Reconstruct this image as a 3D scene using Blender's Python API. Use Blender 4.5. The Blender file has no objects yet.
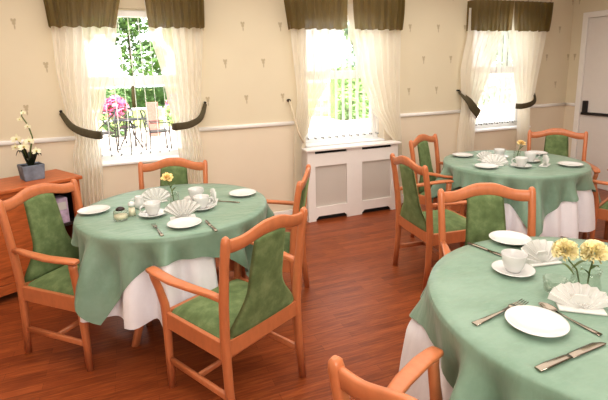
import bpy, math, random
from mathutils import Vector, Matrix
R = math.radians
PI = math.pi
random.seed(7)
scene = bpy.context.scene
COL = scene.collection

# ------------------------------------------------------------------ colour / materials
def lin(r, g, b):
    f = lambda c: (c / 255 / 12.92) if c / 255 <= .04045 else ((c / 255 + .055) / 1.055) ** 2.4
    return (f(r), f(g), f(b), 1)

class N:
    """tiny node-expression helper"""
    def __init__(self, m):
        self.t = m.node_tree; self.n = m.node_tree.nodes; self.l = m.node_tree.links
    def new(self, typ, **kw):
        n = self.n.new(typ)
        for k, v in kw.items(): setattr(n, k, v)
        return n
    def put(self, sock, v):
        if hasattr(v, 'is_output'): self.l.new(v, sock)
        else: sock.default_value = v
    def m(self, op, a, b=None, c=None):
        n = self.new('ShaderNodeMath', operation=op)
        self.put(n.inputs[0], a)
        if b is not None: self.put(n.inputs[1], b)
        if c is not None: self.put(n.inputs[2], c)
        return n.outputs[0]
    def mix(self, fac, a, b):
        n = self.new('ShaderNodeMix', data_type='RGBA')
        self.put(n.inputs[0], fac); self.put(n.inputs[6], a); self.put(n.inputs[7], b)
        return n.outputs[2]
    def noise(self, vec, scale, detail=3, rough=.5):
        n = self.new('ShaderNodeTexNoise'); n.inputs['Scale'].default_value = scale
        n.inputs['Detail'].default_value = detail; n.inputs['Roughness'].default_value = rough
        if vec is not None: self.l.new(vec, n.inputs['Vector'])
        return n.outputs['Fac']
    def obj(self): return self.new('ShaderNodeTexCoord').outputs['Object']
    def scale(self, vec, s):
        n = self.new('ShaderNodeMapping'); n.inputs['Scale'].default_value = s; self.l.new(vec, n.inputs['Vector'])
        return n.outputs[0]
    def ramp(self, fac, stops):
        n = self.new('ShaderNodeValToRGB'); e = n.color_ramp.elements
        while len(e) < len(stops): e.new(.5)
        for el, (p, c) in zip(e, stops): el.position = p; el.color = c
        self.put(n.inputs[0], fac); return n.outputs[0]

def base(name):
    m = bpy.data.materials.new(name); m.use_nodes = True
    k = N(m); p = k.n['Principled BSDF']
    return m, k, p

def simple(name, c, rough=.5, metal=0, var=.0, vscale=20, bump=0, stretch=None, spec=.5):
    m, k, p = base(name)
    p.inputs['Roughness'].default_value = rough; p.inputs['Metallic'].default_value = metal
    p.inputs['Specular IOR Level'].default_value = spec
    v = k.obj()
    if stretch: v = k.scale(v, stretch)
    f = k.noise(v, vscale, 4)
    d = tuple(x * (1 - var) for x in c[:3]) + (1,); e = tuple(min(1, x * (1 + var)) for x in c[:3]) + (1,)
    k.put(p.inputs['Base Color'], k.ramp(f, [(.3, d), (.7, e)]))
    if bump:
        b = k.new('ShaderNodeBump'); b.inputs['Strength'].default_value = bump; b.inputs['Distance'].default_value = .01
        k.l.new(f, b.inputs['Height']); k.l.new(b.outputs[0], p.inputs['Normal'])
    return m

M = {}
M['wood'] = simple('beech_wood', lin(192, 117, 76), .3, var=.08, vscale=7, stretch=(5, 5, 2))
M['sidewood'] = simple('sideboard_wood', lin(186, 100, 52), .4, var=.2, vscale=6, stretch=(2, 12, 12))
M['sideshade'] = simple('niche_shade', lin(40, 24, 18), .7, var=.1)  # near-black colour carries the shade inside the sideboard niche
M['white_paint'] = simple('white_paint', lin(240, 236, 232), .45, var=.01)
M['rad_white'] = simple('radiator_white', lin(236, 230, 226), .45, var=.01)
M['upvc'] = simple('window_white', lin(246, 246, 246), .35, var=.01)
M['china'] = simple('white_china', lin(212, 211, 209), .12, var=.005)
M['napkin'] = simple('napkin_linen', lin(214, 213, 209), .8, var=.02, vscale=60, bump=.05)
M['steel'] = simple('cutlery_steel', lin(150, 140, 128), .22, metal=1, var=.05)
M['black_metal'] = simple('black_metal', lin(34, 30, 30), .4, var=.1)
M['inside_shade'] = simple('inside_shade', lin(30, 26, 24), .8, var=.1)  # shade inside the radiator cover, put into the colour
M['pot'] = simple('slate_pot', lin(120, 128, 142), .75, var=.3, vscale=14, bump=.4)
M['soil'] = simple('dark_soil', lin(34, 27, 22), .9, var=.4, vscale=60, bump=.5)
M['darkleaf'] = simple('dark_leaf', lin(34, 42, 24), .45, var=.3)
M['stem'] = simple('stem_green', lin(96, 112, 60), .5, var=.2)
M['orchid'] = simple('orchid_petal', lin(240, 236, 205), .5, var=.05)
M['orchid_lip'] = simple('orchid_lip', lin(196, 190, 100), .5, var=.1)
M['yellow'] = simple('yellow_petal', lin(250, 236, 190), .6, var=.08, vscale=30)
M['amber'] = simple('amber_petal', lin(242, 212, 146), .6, var=.1, vscale=30)
M['amber_core'] = simple('amber_core', lin(190, 120, 40), .7, var=.2, vscale=60)
M['jam'] = simple('dark_preserve', lin(48, 26, 20), .3, var=.3)
M['cream'] = simple('cream_filling', lin(236, 228, 205), .5, var=.05)
M['lilac'] = simple('lilac_card', lin(190, 172, 196), .6, var=.3, vscale=22)
M['hooks'] = simple('dark_hook', lin(40, 32, 26), .4, metal=.6, var=.1)
M['tie'] = simple('tie_fabric', lin(78, 68, 44), .7, var=.15, vscale=40)
M['cord'] = simple('cream_cord', lin(214, 200, 176), .7, var=.05)
M['steelgrey'] = simple('grey_weight', lin(90, 90, 88), .6, var=.1)
# garden
M['hedge'] = simple('hedge_leaf', lin(96, 124, 76), .6, var=.4, vscale=2.5)
M['treeleaf'] = simple('tree_leaf', lin(134, 164, 104), .6, var=.4, vscale=1.2)
M['paleleaf'] = simple('pale_leaf', lin(158, 176, 160), .6, var=.3, vscale=1.5)
M['pink'] = simple('pink_blossom', lin(238, 120, 158), .6, var=.2, vscale=5)
M['bark'] = simple('bark', lin(84, 66, 50), .8, var=.3)
M['lawn'] = simple('lawn', lin(170, 182, 96), .9, var=.25, vscale=1.5)
M['paving'] = simple('garden_paving', lin(214, 198, 186), .8, var=.1, vscale=2)
M['redwood'] = simple('reddish_timber', lin(150, 96, 84), .7, var=.2)

def fabric_green():
    m, k, p = base('green_velour')
    v = k.obj(); f = k.noise(v, 14, 5, .6); g = k.noise(v, 160, 2)
    c = k.ramp(f, [(.28, lin(80, 98, 58)), (.5, lin(102, 121, 76)), (.75, lin(134, 150, 104))])
    k.put(p.inputs['Base Color'], k.mix(k.m('MULTIPLY', g, .3), c, lin(78, 94, 56)))
    p.inputs['Roughness'].default_value = .85
    p.inputs['Sheen Weight'].default_value = .5; p.inputs['Sheen Roughness'].default_value = .4
    p.inputs['Sheen Tint'].default_value = lin(170, 190, 130)
    b = k.new('ShaderNodeBump'); b.inputs['Strength'].default_value = .15; b.inputs['Distance'].default_value = .004
    k.l.new(f, b.inputs['Height']); k.l.new(b.outputs[0], p.inputs['Normal'])
    return m
M['green'] = fabric_green()

def cloth(name, c1, c2, rough=.6):
    m, k, p = base(name)
    v = k.obj(); f = k.noise(v, 5, 5, .6); w = k.noise(k.scale(v, (1, 5, 1)), 26, 4, .65)
    c = k.mix(k.ramp(f, [(.35, (0, 0, 0, 1)), (.65, (1, 1, 1, 1))]), c1, c2)
    k.put(p.inputs['Base Color'], k.mix(k.m('MULTIPLY', k.m('GREATER_THAN', w, .56), .22), c, c2))
    bp = k.new('ShaderNodeBump'); bp.inputs['Strength'].default_value = .35; bp.inputs['Distance'].default_value = .03
    k.l.new(k.noise(k.scale(v, (1, 1.6, .6)), 7, 3, .55), bp.inputs['Height']); k.l.new(bp.outputs[0], p.inputs['Normal'])
    p.inputs['Roughness'].default_value = rough; p.inputs['Specular IOR Level'].default_value = .35
    p.inputs['Sheen Weight'].default_value = .15
    return m
M['cloth_green'] = cloth('green_damask', lin(116, 143, 123), lin(131, 156, 138), .42)
M['cloth_white'] = cloth('white_cotton', lin(232, 230, 234), lin(224, 222, 228), .8)

def glassy(name, tint, trans=.8, rough=.02):
    m = bpy.data.materials.new(name); m.use_nodes = True; k = N(m)
    k.n.remove(k.n['Principled BSDF'])
    t = k.new('ShaderNodeBsdfTransparent'); t.inputs[0].default_value = tint
    g = k.new('ShaderNodeBsdfGlossy'); g.inputs['Roughness'].default_value = rough
    lw = k.new('ShaderNodeLayerWeight'); lw.inputs['Blend'].default_value = .25
    x = k.new('ShaderNodeMixShader')
    k.l.new(k.m('MULTIPLY', lw.outputs['Facing'], 1 - trans + .25), x.inputs[0])
    k.l.new(t.outputs[0], x.inputs[1]); k.l.new(g.outputs[0], x.inputs[2])
    k.l.new(x.outputs[0], k.n['Material Output'].inputs[0])
    return m
M['glass'] = glassy('pane_glass', (.97, .98, .98, 1), .97)
M['jarglass'] = glassy('jar_glass', (.95, .96, .94, 1), .75, .05)

def sheer(name, c, tcol, transp, translu=.5):
    m = bpy.data.materials.new(name); m.use_nodes = True; k = N(m)
    k.n.remove(k.n['Principled BSDF'])
    d = k.new('ShaderNodeBsdfDiffuse'); d.inputs[0].default_value = c
    t = k.new('ShaderNodeBsdfTranslucent'); t.inputs[0].default_value = tcol
    a = k.new('ShaderNodeMixShader'); a.inputs[0].default_value = translu
    k.l.new(d.outputs[0], a.inputs[1]); k.l.new(t.outputs[0], a.inputs[2])
    tr = k.new('ShaderNodeBsdfTransparent')
    b = k.new('ShaderNodeMixShader')
    f = k.noise(k.scale(k.obj(), (30, 30, 1)), 2, 2)
    k.l.new(k.m('ADD', k.m('MULTIPLY', f, .06), transp - .03), b.inputs[0])
    k.l.new(a.outputs[0], b.inputs[1]); k.l.new(tr.outputs[0], b.inputs[2])
    k.l.new(b.outputs[0], k.n['Material Output'].inputs[0])
    return m
M['sheer'] = sheer('cream_voile', lin(250, 245, 235), lin(252, 248, 238), .2, .5)
M['valance'] = sheer('olive_valance', lin(110, 95, 58), lin(160, 138, 84), .13, .45)
M['slat'] = sheer('blind_slat', lin(252, 251, 248), lin(252, 251, 248), .4, .6)

def wallpaper(name, axis):
    m, k, p = base(name)
    s = k.new('ShaderNodeSeparateXYZ'); k.l.new(k.obj(), s.inputs[0])
    x = s.outputs[axis]; z = s.outputs[2]
    PX, PZ = .374, .344
    row = k.m('FLOOR', k.m('DIVIDE', k.m('SUBTRACT', z, 1.29 - PZ / 2), PZ))
    par = k.m('MODULO', row, 2)
    u = k.m('ADD', k.m('DIVIDE', k.m('SUBTRACT', x, 1.07 - PX / 2), PX), k.m('MULTIPLY', par, .5))
    fu = k.m('MULTIPLY', k.m('SUBTRACT', k.m('FRACT', u), .5), PX)
    fv = k.m('MULTIPLY', k.m('SUBTRACT', k.m('FRACT', k.m('DIVIDE', k.m('SUBTRACT', z, 1.29 - PZ / 2), PZ)), .5), PZ)
    def ell(cx, cz, a, b):
        dx = k.m('DIVIDE', k.m('SUBTRACT', fu, cx), a); dz = k.m('DIVIDE', k.m('SUBTRACT', fv, cz), b)
        r = k.m('ADD', k.m('MULTIPLY', dx, dx), k.m('MULTIPLY', dz, dz))
        n = k.new('ShaderNodeMapRange'); k.put(n.inputs[0], r)
        n.inputs[1].default_value = .5; n.inputs[2].default_value = 1.25; n.inputs[3].default_value = 1; n.inputs[4].default_value = 0
        return n.outputs[0]
    f = ell(0, .026, .020, .011)
    for a in ((-.011, .036, .009, .008), (.011, .036, .009, .008), (.001, .008, .014, .018), (.003, -.022, .006, .022)):
        f = k.m('MAXIMUM', f, ell(*a))
    above = k.m('GREATER_THAN', z, 1.06)
    f = k.m('MULTIPLY', k.m('MULTIPLY', f, above), .5)
    nz = k.noise(k.scale(k.obj(), (1, 1, 1)), 3, 4)
    top = k.mix(nz, lin(221, 209, 184), lin(226, 215, 191))
    low = k.mix(nz, lin(226, 212, 190), lin(231, 218, 198))
    k.put(p.inputs['Base Color'], k.mix(f, k.mix(above, low, top), lin(150, 128, 88)))
    p.inputs['Roughness'].default_value = .85; p.inputs['Specular IOR Level'].default_value = .2
    return m
M['wallpaper_back'] = wallpaper('wallpaper_back', 0)
M['wallpaper_side'] = wallpaper('wallpaper_side', 1)

def planks():
    m, k, p = base('floor_planks')
    v = k.obj()
    def brick(c1, c2, mo, w, h, msize, freq=2):
        b = k.new('ShaderNodeTexBrick'); b.offset = .37; b.offset_frequency = freq; b.squash = 1
        k.l.new(v, b.inputs['Vector'])
        b.inputs['Color1'].default_value = c1; b.inputs['Color2'].default_value = c2; b.inputs['Mortar'].default_value = mo
        b.inputs['Scale'].default_value = 1; b.inputs['Mortar Size'].default_value = msize; b.inputs['Mortar Smooth'].default_value = .3
        b.inputs['Brick Width'].default_value = w; b.inputs['Row Height'].default_value = h; b.inputs['Bias'].default_value = 0
        return b
    b = brick(lin(110, 52, 28), lin(158, 82, 46), lin(62, 26, 14), .55, .055, .0012)
    b2 = brick((0, 0, 0, 1), (1, 1, 1, 1), (.4, .4, .4, 1), 1.21, .204, .002, 3)
    g = k.noise(k.scale(v, (1.6, 22, 1)), 3.5, 6, .65)
    c = k.mix(.45, b.outputs[0], k.ramp(g, [(.3, lin(84, 36, 14)), (.5, lin(142, 68, 30)), (.7, lin(198, 116, 58))]))
    c = k.mix(k.m('MULTIPLY', b2.outputs[0], .10), c, lin(180, 100, 60))
    k.put(p.inputs['Base Color'], c)
    p.inputs['Roughness'].default_value = .33; p.inputs['Specular IOR Level'].default_value = .3
    bp = k.new('ShaderNodeBump'); bp.inputs['Strength'].default_value = .12; bp.inputs['Distance'].default_value = .003
    k.l.new(b.outputs['Fac'], bp.inputs['Height']); bp.invert = True; k.l.new(bp.outputs[0], p.inputs['Normal'])
    return m
M['floor'] = planks()

def grille_mat():
    m, k, p = base('grille_mesh')
    v = k.obj(); s = k.new('ShaderNodeSeparateXYZ'); k.l.new(v, s.inputs[0])
    a = k.m('FRACT', k.m('MULTIPLY', k.m('ADD', s.outputs[0], s.outputs[2]), 60)); b = k.m('FRACT', k.m('MULTIPLY', k.m('SUBTRACT', s.outputs[0], s.outputs[2]), 60))
    h = k.m('MULTIPLY', k.m('GREATER_THAN', a, .45), k.m('GREATER_THAN', b, .45))
    n = k.noise(v, 6, 3)
    k.put(p.inputs['Base Color'], k.mix(h, k.mix(n, lin(206, 198, 190), lin(216, 209, 201)), lin(172, 163, 154)))
    p.inputs['Roughness'].default_value = .6
    return m
M['grille'] = grille_mat()

# ------------------------------------------------------------------ mesh builder
class MB:
    def __init__(s): s.v = []; s.f = []; s.sm = []; s.mi = []; s.cur = 0
    def add(s, vs, fs, smooth=True):
        o = len(s.v); s.v += [tuple(v) for v in vs]
        for f in fs: s.f.append([i + o for i in f]); s.sm.append(smooth); s.mi.append(s.cur)
        return s
    def box(s, x0, x1, y0, y1, z0, z1, T=None):
        vs = [Vector((x, y, z)) for z in (z0, z1) for y in (y0, y1) for x in (x0, x1)]
        if T: vs = [T @ v for v in vs]
        return s.add(vs, [(0, 2, 3, 1), (4, 5, 7, 6), (0, 1, 5, 4), (2, 6, 7, 3), (0, 4, 6, 2), (1, 3, 7, 5)], False)
    def sweep(s, pts, sizes, side=(1, 0, 0), n=12, ex=3.5, caps=True, smooth=True):
        """section of half sizes (a along side, b across) carried along pts"""
        pts = [Vector(p) for p in pts]; L = len(pts); side = Vector(side)
        if not isinstance(sizes, list): sizes = [sizes] * L
        vs = []; fs = []
        for i, p in enumerate(pts):
            t = (pts[min(i + 1, L - 1)] - pts[max(i - 1, 0)]).normalized()
            sd = (side - t * side.dot(t))
            if sd.length < 1e-5: sd = t.orthogonal()
            sd.normalize(); nb = t.cross(sd)
            a, b = sizes[i]
            for k in range(n):
                th = 2 * PI * (k + .5) / n; c, q = math.cos(th), math.sin(th)
                cx = math.copysign(abs(c) ** (2 / ex), c); cy = math.copysign(abs(q) ** (2 / ex), q)
                vs.append(p + sd * (a * cx) + nb * (b * cy))
        for i in range(L - 1):
            for k in range(n):
                fs.append((i * n + k, i * n + (k + 1) % n, (i + 1) * n + (k + 1) % n, (i + 1) * n + k))
        s.add(vs, fs, smooth)
        if caps:
            o = len(s.v) - len(vs)
            s.f.append([o + k for k in range(n)][::-1]); s.sm.append(False); s.mi.append(s.cur)
            s.f.append([o + (L - 1) * n + k for k in range(n)]); s.sm.append(False); s.mi.append(s.cur)
        return s
    def tube(s, pts, r, n=8, caps=True):
        rr = r if isinstance(r, list) else [r] * len(pts)
        return s.sweep(pts, [(x, x) for x in rr], (0.31, .22, .93), n, 2, caps)
    def lathe(s, prof, c=(0, 0, 0), n=32):
        """prof = [(r, z)...] from bottom to top or any order"""
        vs = []; fs = []; c = Vector(c)
        for r, z in prof:
            for k in range(n):
                a = 2 * PI * k / n; vs.append(c + Vector((r * math.cos(a), r * math.sin(a), z)))
        for i in range(len(prof) - 1):
            for k in range(n):
                fs.append((i * n + k, i * n + (k + 1) % n, (i + 1) * n + (k + 1) % n, (i + 1) * n + k))
        return s.add(vs, fs)
    def grid(s, fn, nu, nv, closed=False, smooth=True):
        vs = [fn(i / nu, j / nv) for j in range(nv + 1) for i in range(nu + (0 if closed else 1))]
        w = nu if closed else nu + 1; fs = []
        for j in range(nv):
            for i in range(nu):
                i2 = (i + 1) % w
                fs.append((j * w + i, j * w + i2, (j + 1) * w + i2, (j + 1) * w + i))
        return s.add(vs, fs, smooth)
    def poly_prism(s, poly, y0, y1):
        """polygon in xz, extruded y0..y1"""
        n = len(poly); vs = [(x, y0, z) for x, z in poly] + [(x, y1, z) for x, z in poly]
        fs = [tuple(range(n)), tuple(range(n, 2 * n))[::-1]] + [(i, i + n, (i + 1) % n + n, (i + 1) % n) for i in range(n)]
        return s.add(vs, fs, False)
    def build(s, name, mat, parent=None, bevel=0, subsurf=0, solid=0, weld=False):
        me = bpy.data.meshes.new(name); me.from_pydata(s.v, [], s.f); me.update()
        for p, q, mi in zip(me.polygons, s.sm, s.mi): p.use_smooth = q; p.material_index = mi
        for mm in (mat if isinstance(mat, (list, tuple)) else [mat]): me.materials.append(mm)
        o = bpy.data.objects.new(name, me); COL.objects.link(o)
        if parent: o.parent = parent
        if solid:
            md = o.modifiers.new('solid', 'SOLIDIFY'); md.thickness = solid; md.offset = 0
        if bevel:
            md = o.modifiers.new('bevel', 'BEVEL'); md.width = bevel; md.segments = 2; md.limit_method = 'ANGLE'; md.angle_limit = R(40)
        if subsurf:
            md = o.modifiers.new('sub', 'SUBSURF'); md.levels = md.render_levels = subsurf
        return o

def tag(o, label=None, cat=None, group=None, kind=None):
    if label: o['label'] = label
    if cat: o['category'] = cat
    if group: o['group'] = group
    if kind: o['kind'] = kind
    return o
def thing(name, label, cat, loc=(0, 0, 0), rz=0, group=None):
    o = bpy.data.objects.new(name, None); COL.objects.link(o); o.empty_display_size = .1
    o.location = loc; o.rotation_euler = (0, 0, rz)
    return tag(o, label, cat, group)
def kids(o): return [c for c in ALLKIDS.get(o.name, [])] if False else list(o.children)
def dup(root, loc, rz, label, group=None):
    bpy.context.view_layer.update()
    r = root.copy(); COL.objects.link(r); r.location = loc; r.rotation_euler = (0, 0, rz); r['label'] = label
    if group: r['group'] = group
    for ch in list(root.children):
        c = ch.copy(); COL.objects.link(c); c.parent = r
        for g in list(ch.children):
            d = g.copy(); COL.objects.link(d); d.parent = c
    return r
def struct(name, mb, mat, **kw):
    o = mb.build(name, mat, **kw); o['kind'] = 'structure'; return o
def sstep(a, b, x):
    t = max(0, min(1, (x - a) / (b - a))); return t * t * (3 - 2 * t)

# ------------------------------------------------------------------ room shell
XR, YB, XL, YN, ZC = 5.393, 4.327, -2.3, -2.6, 2.55
WT = .2
WIN = [(.06, '1'), (2.15, '2'), (4.285, '3')]       # window centres
HW, WZ0, WZ1 = .47, .765, 2.12
struct('floor', MB().box(XL - .1, XR + .1, YN - .1, YB + .1, -.06, 0), M['floor'])
struct('ceiling', MB().box(XL - .2, XR + .2, YN - .2, YB + WT, ZC, ZC + .1), simple('ceiling_white', lin(240, 236, 228), .9, var=.01))
wb = MB(); xs = XL - WT
for cx, _ in WIN:
    wb.box(xs, cx - HW, YB, YB + WT, 0, ZC)
    wb.box(cx - HW, cx + HW, YB, YB + WT, 0, WZ0); wb.box(cx - HW, cx + HW, YB, YB + WT, WZ1, ZC)
    xs = cx + HW
wb.box(xs, XR + WT, YB, YB + WT, 0, ZC)
struct('wall_back', wb, M['wallpaper_back'])
DY0, DY1, DZ = 3.22, 4.10, 2.10
wr = MB(); wr.box(XR, XR + WT, DY1, YB, 0, ZC); wr.box(XR, XR + WT, YN, DY0, 0, ZC); wr.box(XR, XR + WT, DY0, DY1, DZ, ZC)
struct('wall_right', wr, M['wallpaper_side'])
struct('wall_left', MB().box(XL - WT, XL, YN, YB, 0, ZC), M['wallpaper_side'])
struct('wall_near', MB().box(XL - WT, XR + WT, YN - WT, YN, 0, ZC), M['wallpaper_back'])
struct('baseboard_back', MB().box(XL, XR, YB - .018, YB, 0, .11), M['white_paint'], bevel=.004)
bb = MB(); bb.box(XR - .018, XR, DY1 + .07, YB - .018, 0, .11); bb.box(XR - .018, XR, YN, DY0 - .07, 0, .11)
struct('baseboard_right', bb, M['white_paint'], bevel=.004)
struct('baseboard_left', MB().box(XL, XL + .018, YN, YB - .018, 0, .11), M['white_paint'], bevel=.004)
# dado rail between the windows
tr = MB()
for a, b in ((XL, WIN[0][0] - HW), (WIN[0][0] + HW, WIN[1][0] - HW), (WIN[1][0] + HW, WIN[2][0] - HW), (WIN[2][0] + HW, XR)):
    tr.sweep([(a, YB - .011, 1.03), (b, YB - .011, 1.03)], (.011, .02), (0, 1, 0), 10, 2.6)
struct('trim_1', tr, M['white_paint'])
tr = MB().sweep([(XR - .011, DY1 + .07, 1.03), (XR - .011, YB - .02, 1.03)], (.011, .02), (1, 0, 0), 10, 2.6)
struct('trim_2', tr, M['white_paint'])

# windows: white sash frames, glass, sill board, vertical slat blind
YF = YB + .13
for cx, n in WIN:
    f = MB(); x0, x1 = cx - HW, cx + HW
    fw = .055
    f.box(x0, x0 + fw, YF, YF + .07, WZ0, WZ1); f.box(x1 - fw, x1, YF, YF + .07, WZ0, WZ1)
    f.box(x0 + fw, x1 - fw, YF, YF + .07, WZ0, WZ0 + .07); f.box(x0 + fw, x1 - fw, YF, YF + .07, WZ1 - fw, WZ1)
    w = struct('window_' + n, f, M['upvc'], bevel=.005)
    MB().box(x0 + fw, x1 - fw, YF - .012, YF + .06, 1.455, 1.545).build('meeting_rail', M['upvc'], w, bevel=.006)
    s2 = MB()
    for xa in (x0 + fw, x1 - fw - .035):
        s2.box(xa, xa + .035, YF - .006, YF + .05, WZ0 + .07, 1.455); s2.box(xa, xa + .035, YF + .015, YF + .06, 1.545, WZ1 - fw)
    s2.build('sash_stile', M['upvc'], w, bevel=.004)
    p = MB(); p.box(x0 + fw + .035, x1 - fw - .035, YF + .02, YF + .026, WZ0 + .07, 1.455); p.box(x0 + fw + .035, x1 - fw - .035, YF + .035, YF + .041, 1.545, WZ1 - fw)
    p.build('pane', M['glass'], w)
    MB().box(x0 - .03 if n != '2' else x0, x1 + .03 if n != '2' else x1, YB - .025 if n != '2' else YB - .02, YF, WZ0 - .004, WZ0 + .018).build('sill_board', M['upvc'], w, bevel=.005)
    side = {'1': 'leftmost window', '2': 'window above the radiator cover', '3': 'window nearest the door'}[n]
    b = thing('vertical_blind', 'white vertical slat blind hanging open inside the ' + side, 'blind', (cx, YB + .06, WZ0 + .02), 0, 'vertical blinds in the windows')
    MB().box(-HW + .01, HW - .01, -.02, .02, 1.27, 1.31).build('head_rail', M['upvc'], b, bevel=.004)
    ns = 11
    for i in range(ns):
        xx = -HW + .05 + i * (2 * HW - .1) / (ns - 1)
        T = Matrix.Translation((xx, 0, 0)) @ Matrix.Rotation(R(86 + random.uniform(-3, 3)), 4, 'Z')
        sl = MB().grid(lambda u, v: T @ Vector(((u - .5) * .083, .004 * math.cos((u - .5) * PI), .05 + v * 1.22)), 4, 1).build('slat', M['slat'], b)
        MB().box(-.038, .038, -.003, .003, .052, .066, T).build('hem_weight', M['steelgrey'], sl)

# door on the right wall
df = MB()
df.box(XR - .02, XR + .1, DY1, DY1 + .07, 0, DZ + .07); df.box(XR - .02, XR + .1, DY0 - .07, DY0, 0, DZ + .07); df.box(XR - .02, XR + .1, DY0, DY1, DZ, DZ + .07)
struct('trim_3', df, M['white_paint'], bevel=.005)
d = struct('door_1', MB().box(XR - .004, XR + .06, DY0 + .002, DY1 - .002, .006, DZ - .004), simple('door_white', lin(226, 220, 216), .5, var=.01), bevel=.003)
MB().box(XR - .035, XR + .015, 4.0, 4.06, .93, 1.09).build('bolt_case', M['black_metal'], d, bevel=.008)
MB().sweep([(XR - .03, 4.06, .93), (XR - .03, 3.3, .93)], (.018, .018), (0, 0, 1), 12, 2.4).build('push_bar', M['black_metal'], d)
MB().box(XR - .035, XR + .015, 3.26, 3.32, .88, .99).build('bar_bracket', M['black_metal'], d, bevel=.008)

# ------------------------------------------------------------------ curtains
def interp(tab, z):
    tab = sorted(tab)
    if z <= tab[0][0]: return tab[0][1]
    for (a, b), (c, e) in zip(tab, tab[1:]):
        if z <= c:
            t = (z - a) / (c - a); t = t * t * (3 - 2 * t) * .5 + t * .5; return b + (e - b) * t
    return tab[-1][1]
def curtain(label, left, right, folds, ztie, ph=0, group='sheer curtains'):
    zt, zb = 2.2, .02
    def fn(u, v):
        z = zb + (zt - zb) * v
        a, b = interp(left, z), interp(right, z)
        w = abs(b - a)
        pinch = math.exp(-((z - ztie) / .18) ** 2)
        amp = .018 + .014 * (1 - min(1, w / .5)) - .008 * pinch
        y = YB - .085 + amp * math.sin(2 * PI * folds * .8 * u + ph + .35 * math.sin(2 * z)) + .004 * math.sin(2 * PI * (folds * 1.7) * u + 1.3)
        y = min(y, YB - .028)
        return (a + (b - a) * u, y, z)
    o = MB().grid(fn, 110, 60).build('sheer_curtain', M['sheer'])
    return tag(o, label, 'curtain', group)
curtain('left cream sheer curtain of the leftmost window, tied back by a dark band', [(2.2, -.53), (1.92, -.53), (1.6, -.535), (1.243, -.505), (1.03, -.455), (.9, -.49), (.468, -.526), (0, -.53)],
        [(2.2, -.01), (1.94, -.035), (1.6, -.124), (1.37, -.187), (1.09, -.271), (.9, -.265), (.44, -.29), (0, -.29)], 9, 1.08)
curtain('right cream sheer curtain of the leftmost window, behind the orange rose', [(2.2, .20), (1.944, .219), (1.5, .305), (1.055, .363), (.776, .386), (0, .39)],
        [(2.2, .68), (1.949, .677), (1.267, .62), (1.1, .57), (.944, .60), (0, .62)], 8, 1.08, 1.1)
curtain('left cream sheer curtain of the window above the radiator cover', [(2.2, 1.50), (1.95, 1.52), (1.268, 1.575), (.95, 1.535), (.769, 1.524), (0, 1.50)],
        [(2.2, 2.09), (2.0, 2.074), (1.532, 1.935), (1.021, 1.704), (.782, 1.60), (.6, 1.585), (0, 1.585)], 9, .8, .4)
curtain('right cream sheer curtain of the window above the radiator cover', [(2.2, 2.14), (2.0, 2.164), (1.565, 2.254), (1.144, 2.421), (.9, 2.59), (.74, 2.715), (0, 2.72)],
        [(2.2, 2.76), (1.947, 2.754), (1.213, 2.75), (.687, 2.79), (0, 2.79)], 8, .75, 2)
curtain('left cream sheer curtain of the window nearest the door', [(2.2, 3.67), (1.975, 3.665), (1.513, 3.59), (1.114, 3.626), (.9, 3.6), (.706, 3.589), (0, 3.58)],
        [(2.2, 4.21), (1.98, 4.187), (1.503, 4.013), (1.068, 3.833), (.688, 3.812), (0, 3.81)], 8, 1.03, .7)
curtain('right cream sheer curtain of the window nearest the door', [(2.2, 4.26), (1.947, 4.281), (1.494, 4.398), (1.119, 4.479), (.721, 4.515), (0, 4.52)],
        [(2.2, 4.87), (1.95, 4.854), (1.231, 4.731), (1.061, 4.665), (.671, 4.669), (0, 4.68)], 7, 1.08, 1.9)

def valance(label, x0t, x1t, x0b, x1b, outer, ph):
    """gathered heading; outer = -1 left edge returns to the wall, +1 right edge returns"""
    zt, zb = 2.28, 1.945
    def fn(u0, v):
        e0 = u0 if outer < 0 else 1 - u0
        e1 = max(0, (e0 - .07) / .93); u = e1 if outer < 0 else 1 - e1
        z = zt + (zb - zt) * v
        a = x0t + (x0b - x0t) * v; b = x1t + (x1b - x1t) * v
        x = a + (b - a) * u
        g = .012 + .012 * v
        y = YB - .155 + g * math.sin(2 * PI * 8.5 * u + ph + .5 * math.sin(4 * v)) + .5 * g * math.sin(2 * PI * 15 * u + 2 * ph)
        if e0 < .07: y = y + (YB - .008 - y) * (1 - e0 / .07)
        z2 = z + (.006 * math.sin(2 * PI * 5 * u + ph) if v > .5 else 0)
        return (x, y, z2)
    o = MB().grid(fn, 130, 14).build('valance', M['valance'])
    return tag(o, label, 'valance', 'olive valances over the windows')
valance('left half of the olive valance over the leftmost window', -.56, .04, -.535, -.045, -1, 0)
valance('right half of the olive valance over the leftmost window', .20, .70, .215, .685, 1, 1.2)
valance('left half of the olive valance over the middle window', 1.48, 2.10, 1.525, 2.08, -1, 2.1)
valance('right half of the olive valance over the middle window', 2.165, 2.77, 2.19, 2.75, 1, .5)
valance('left half of the olive valance over the window nearest the door', 3.70, 4.235, 3.70, 4.205, -1, 1.7)
valance('right half of the olive valance over the window nearest the door', 4.265, 4.86, 4.30, 4.83, 1, .9)
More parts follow.
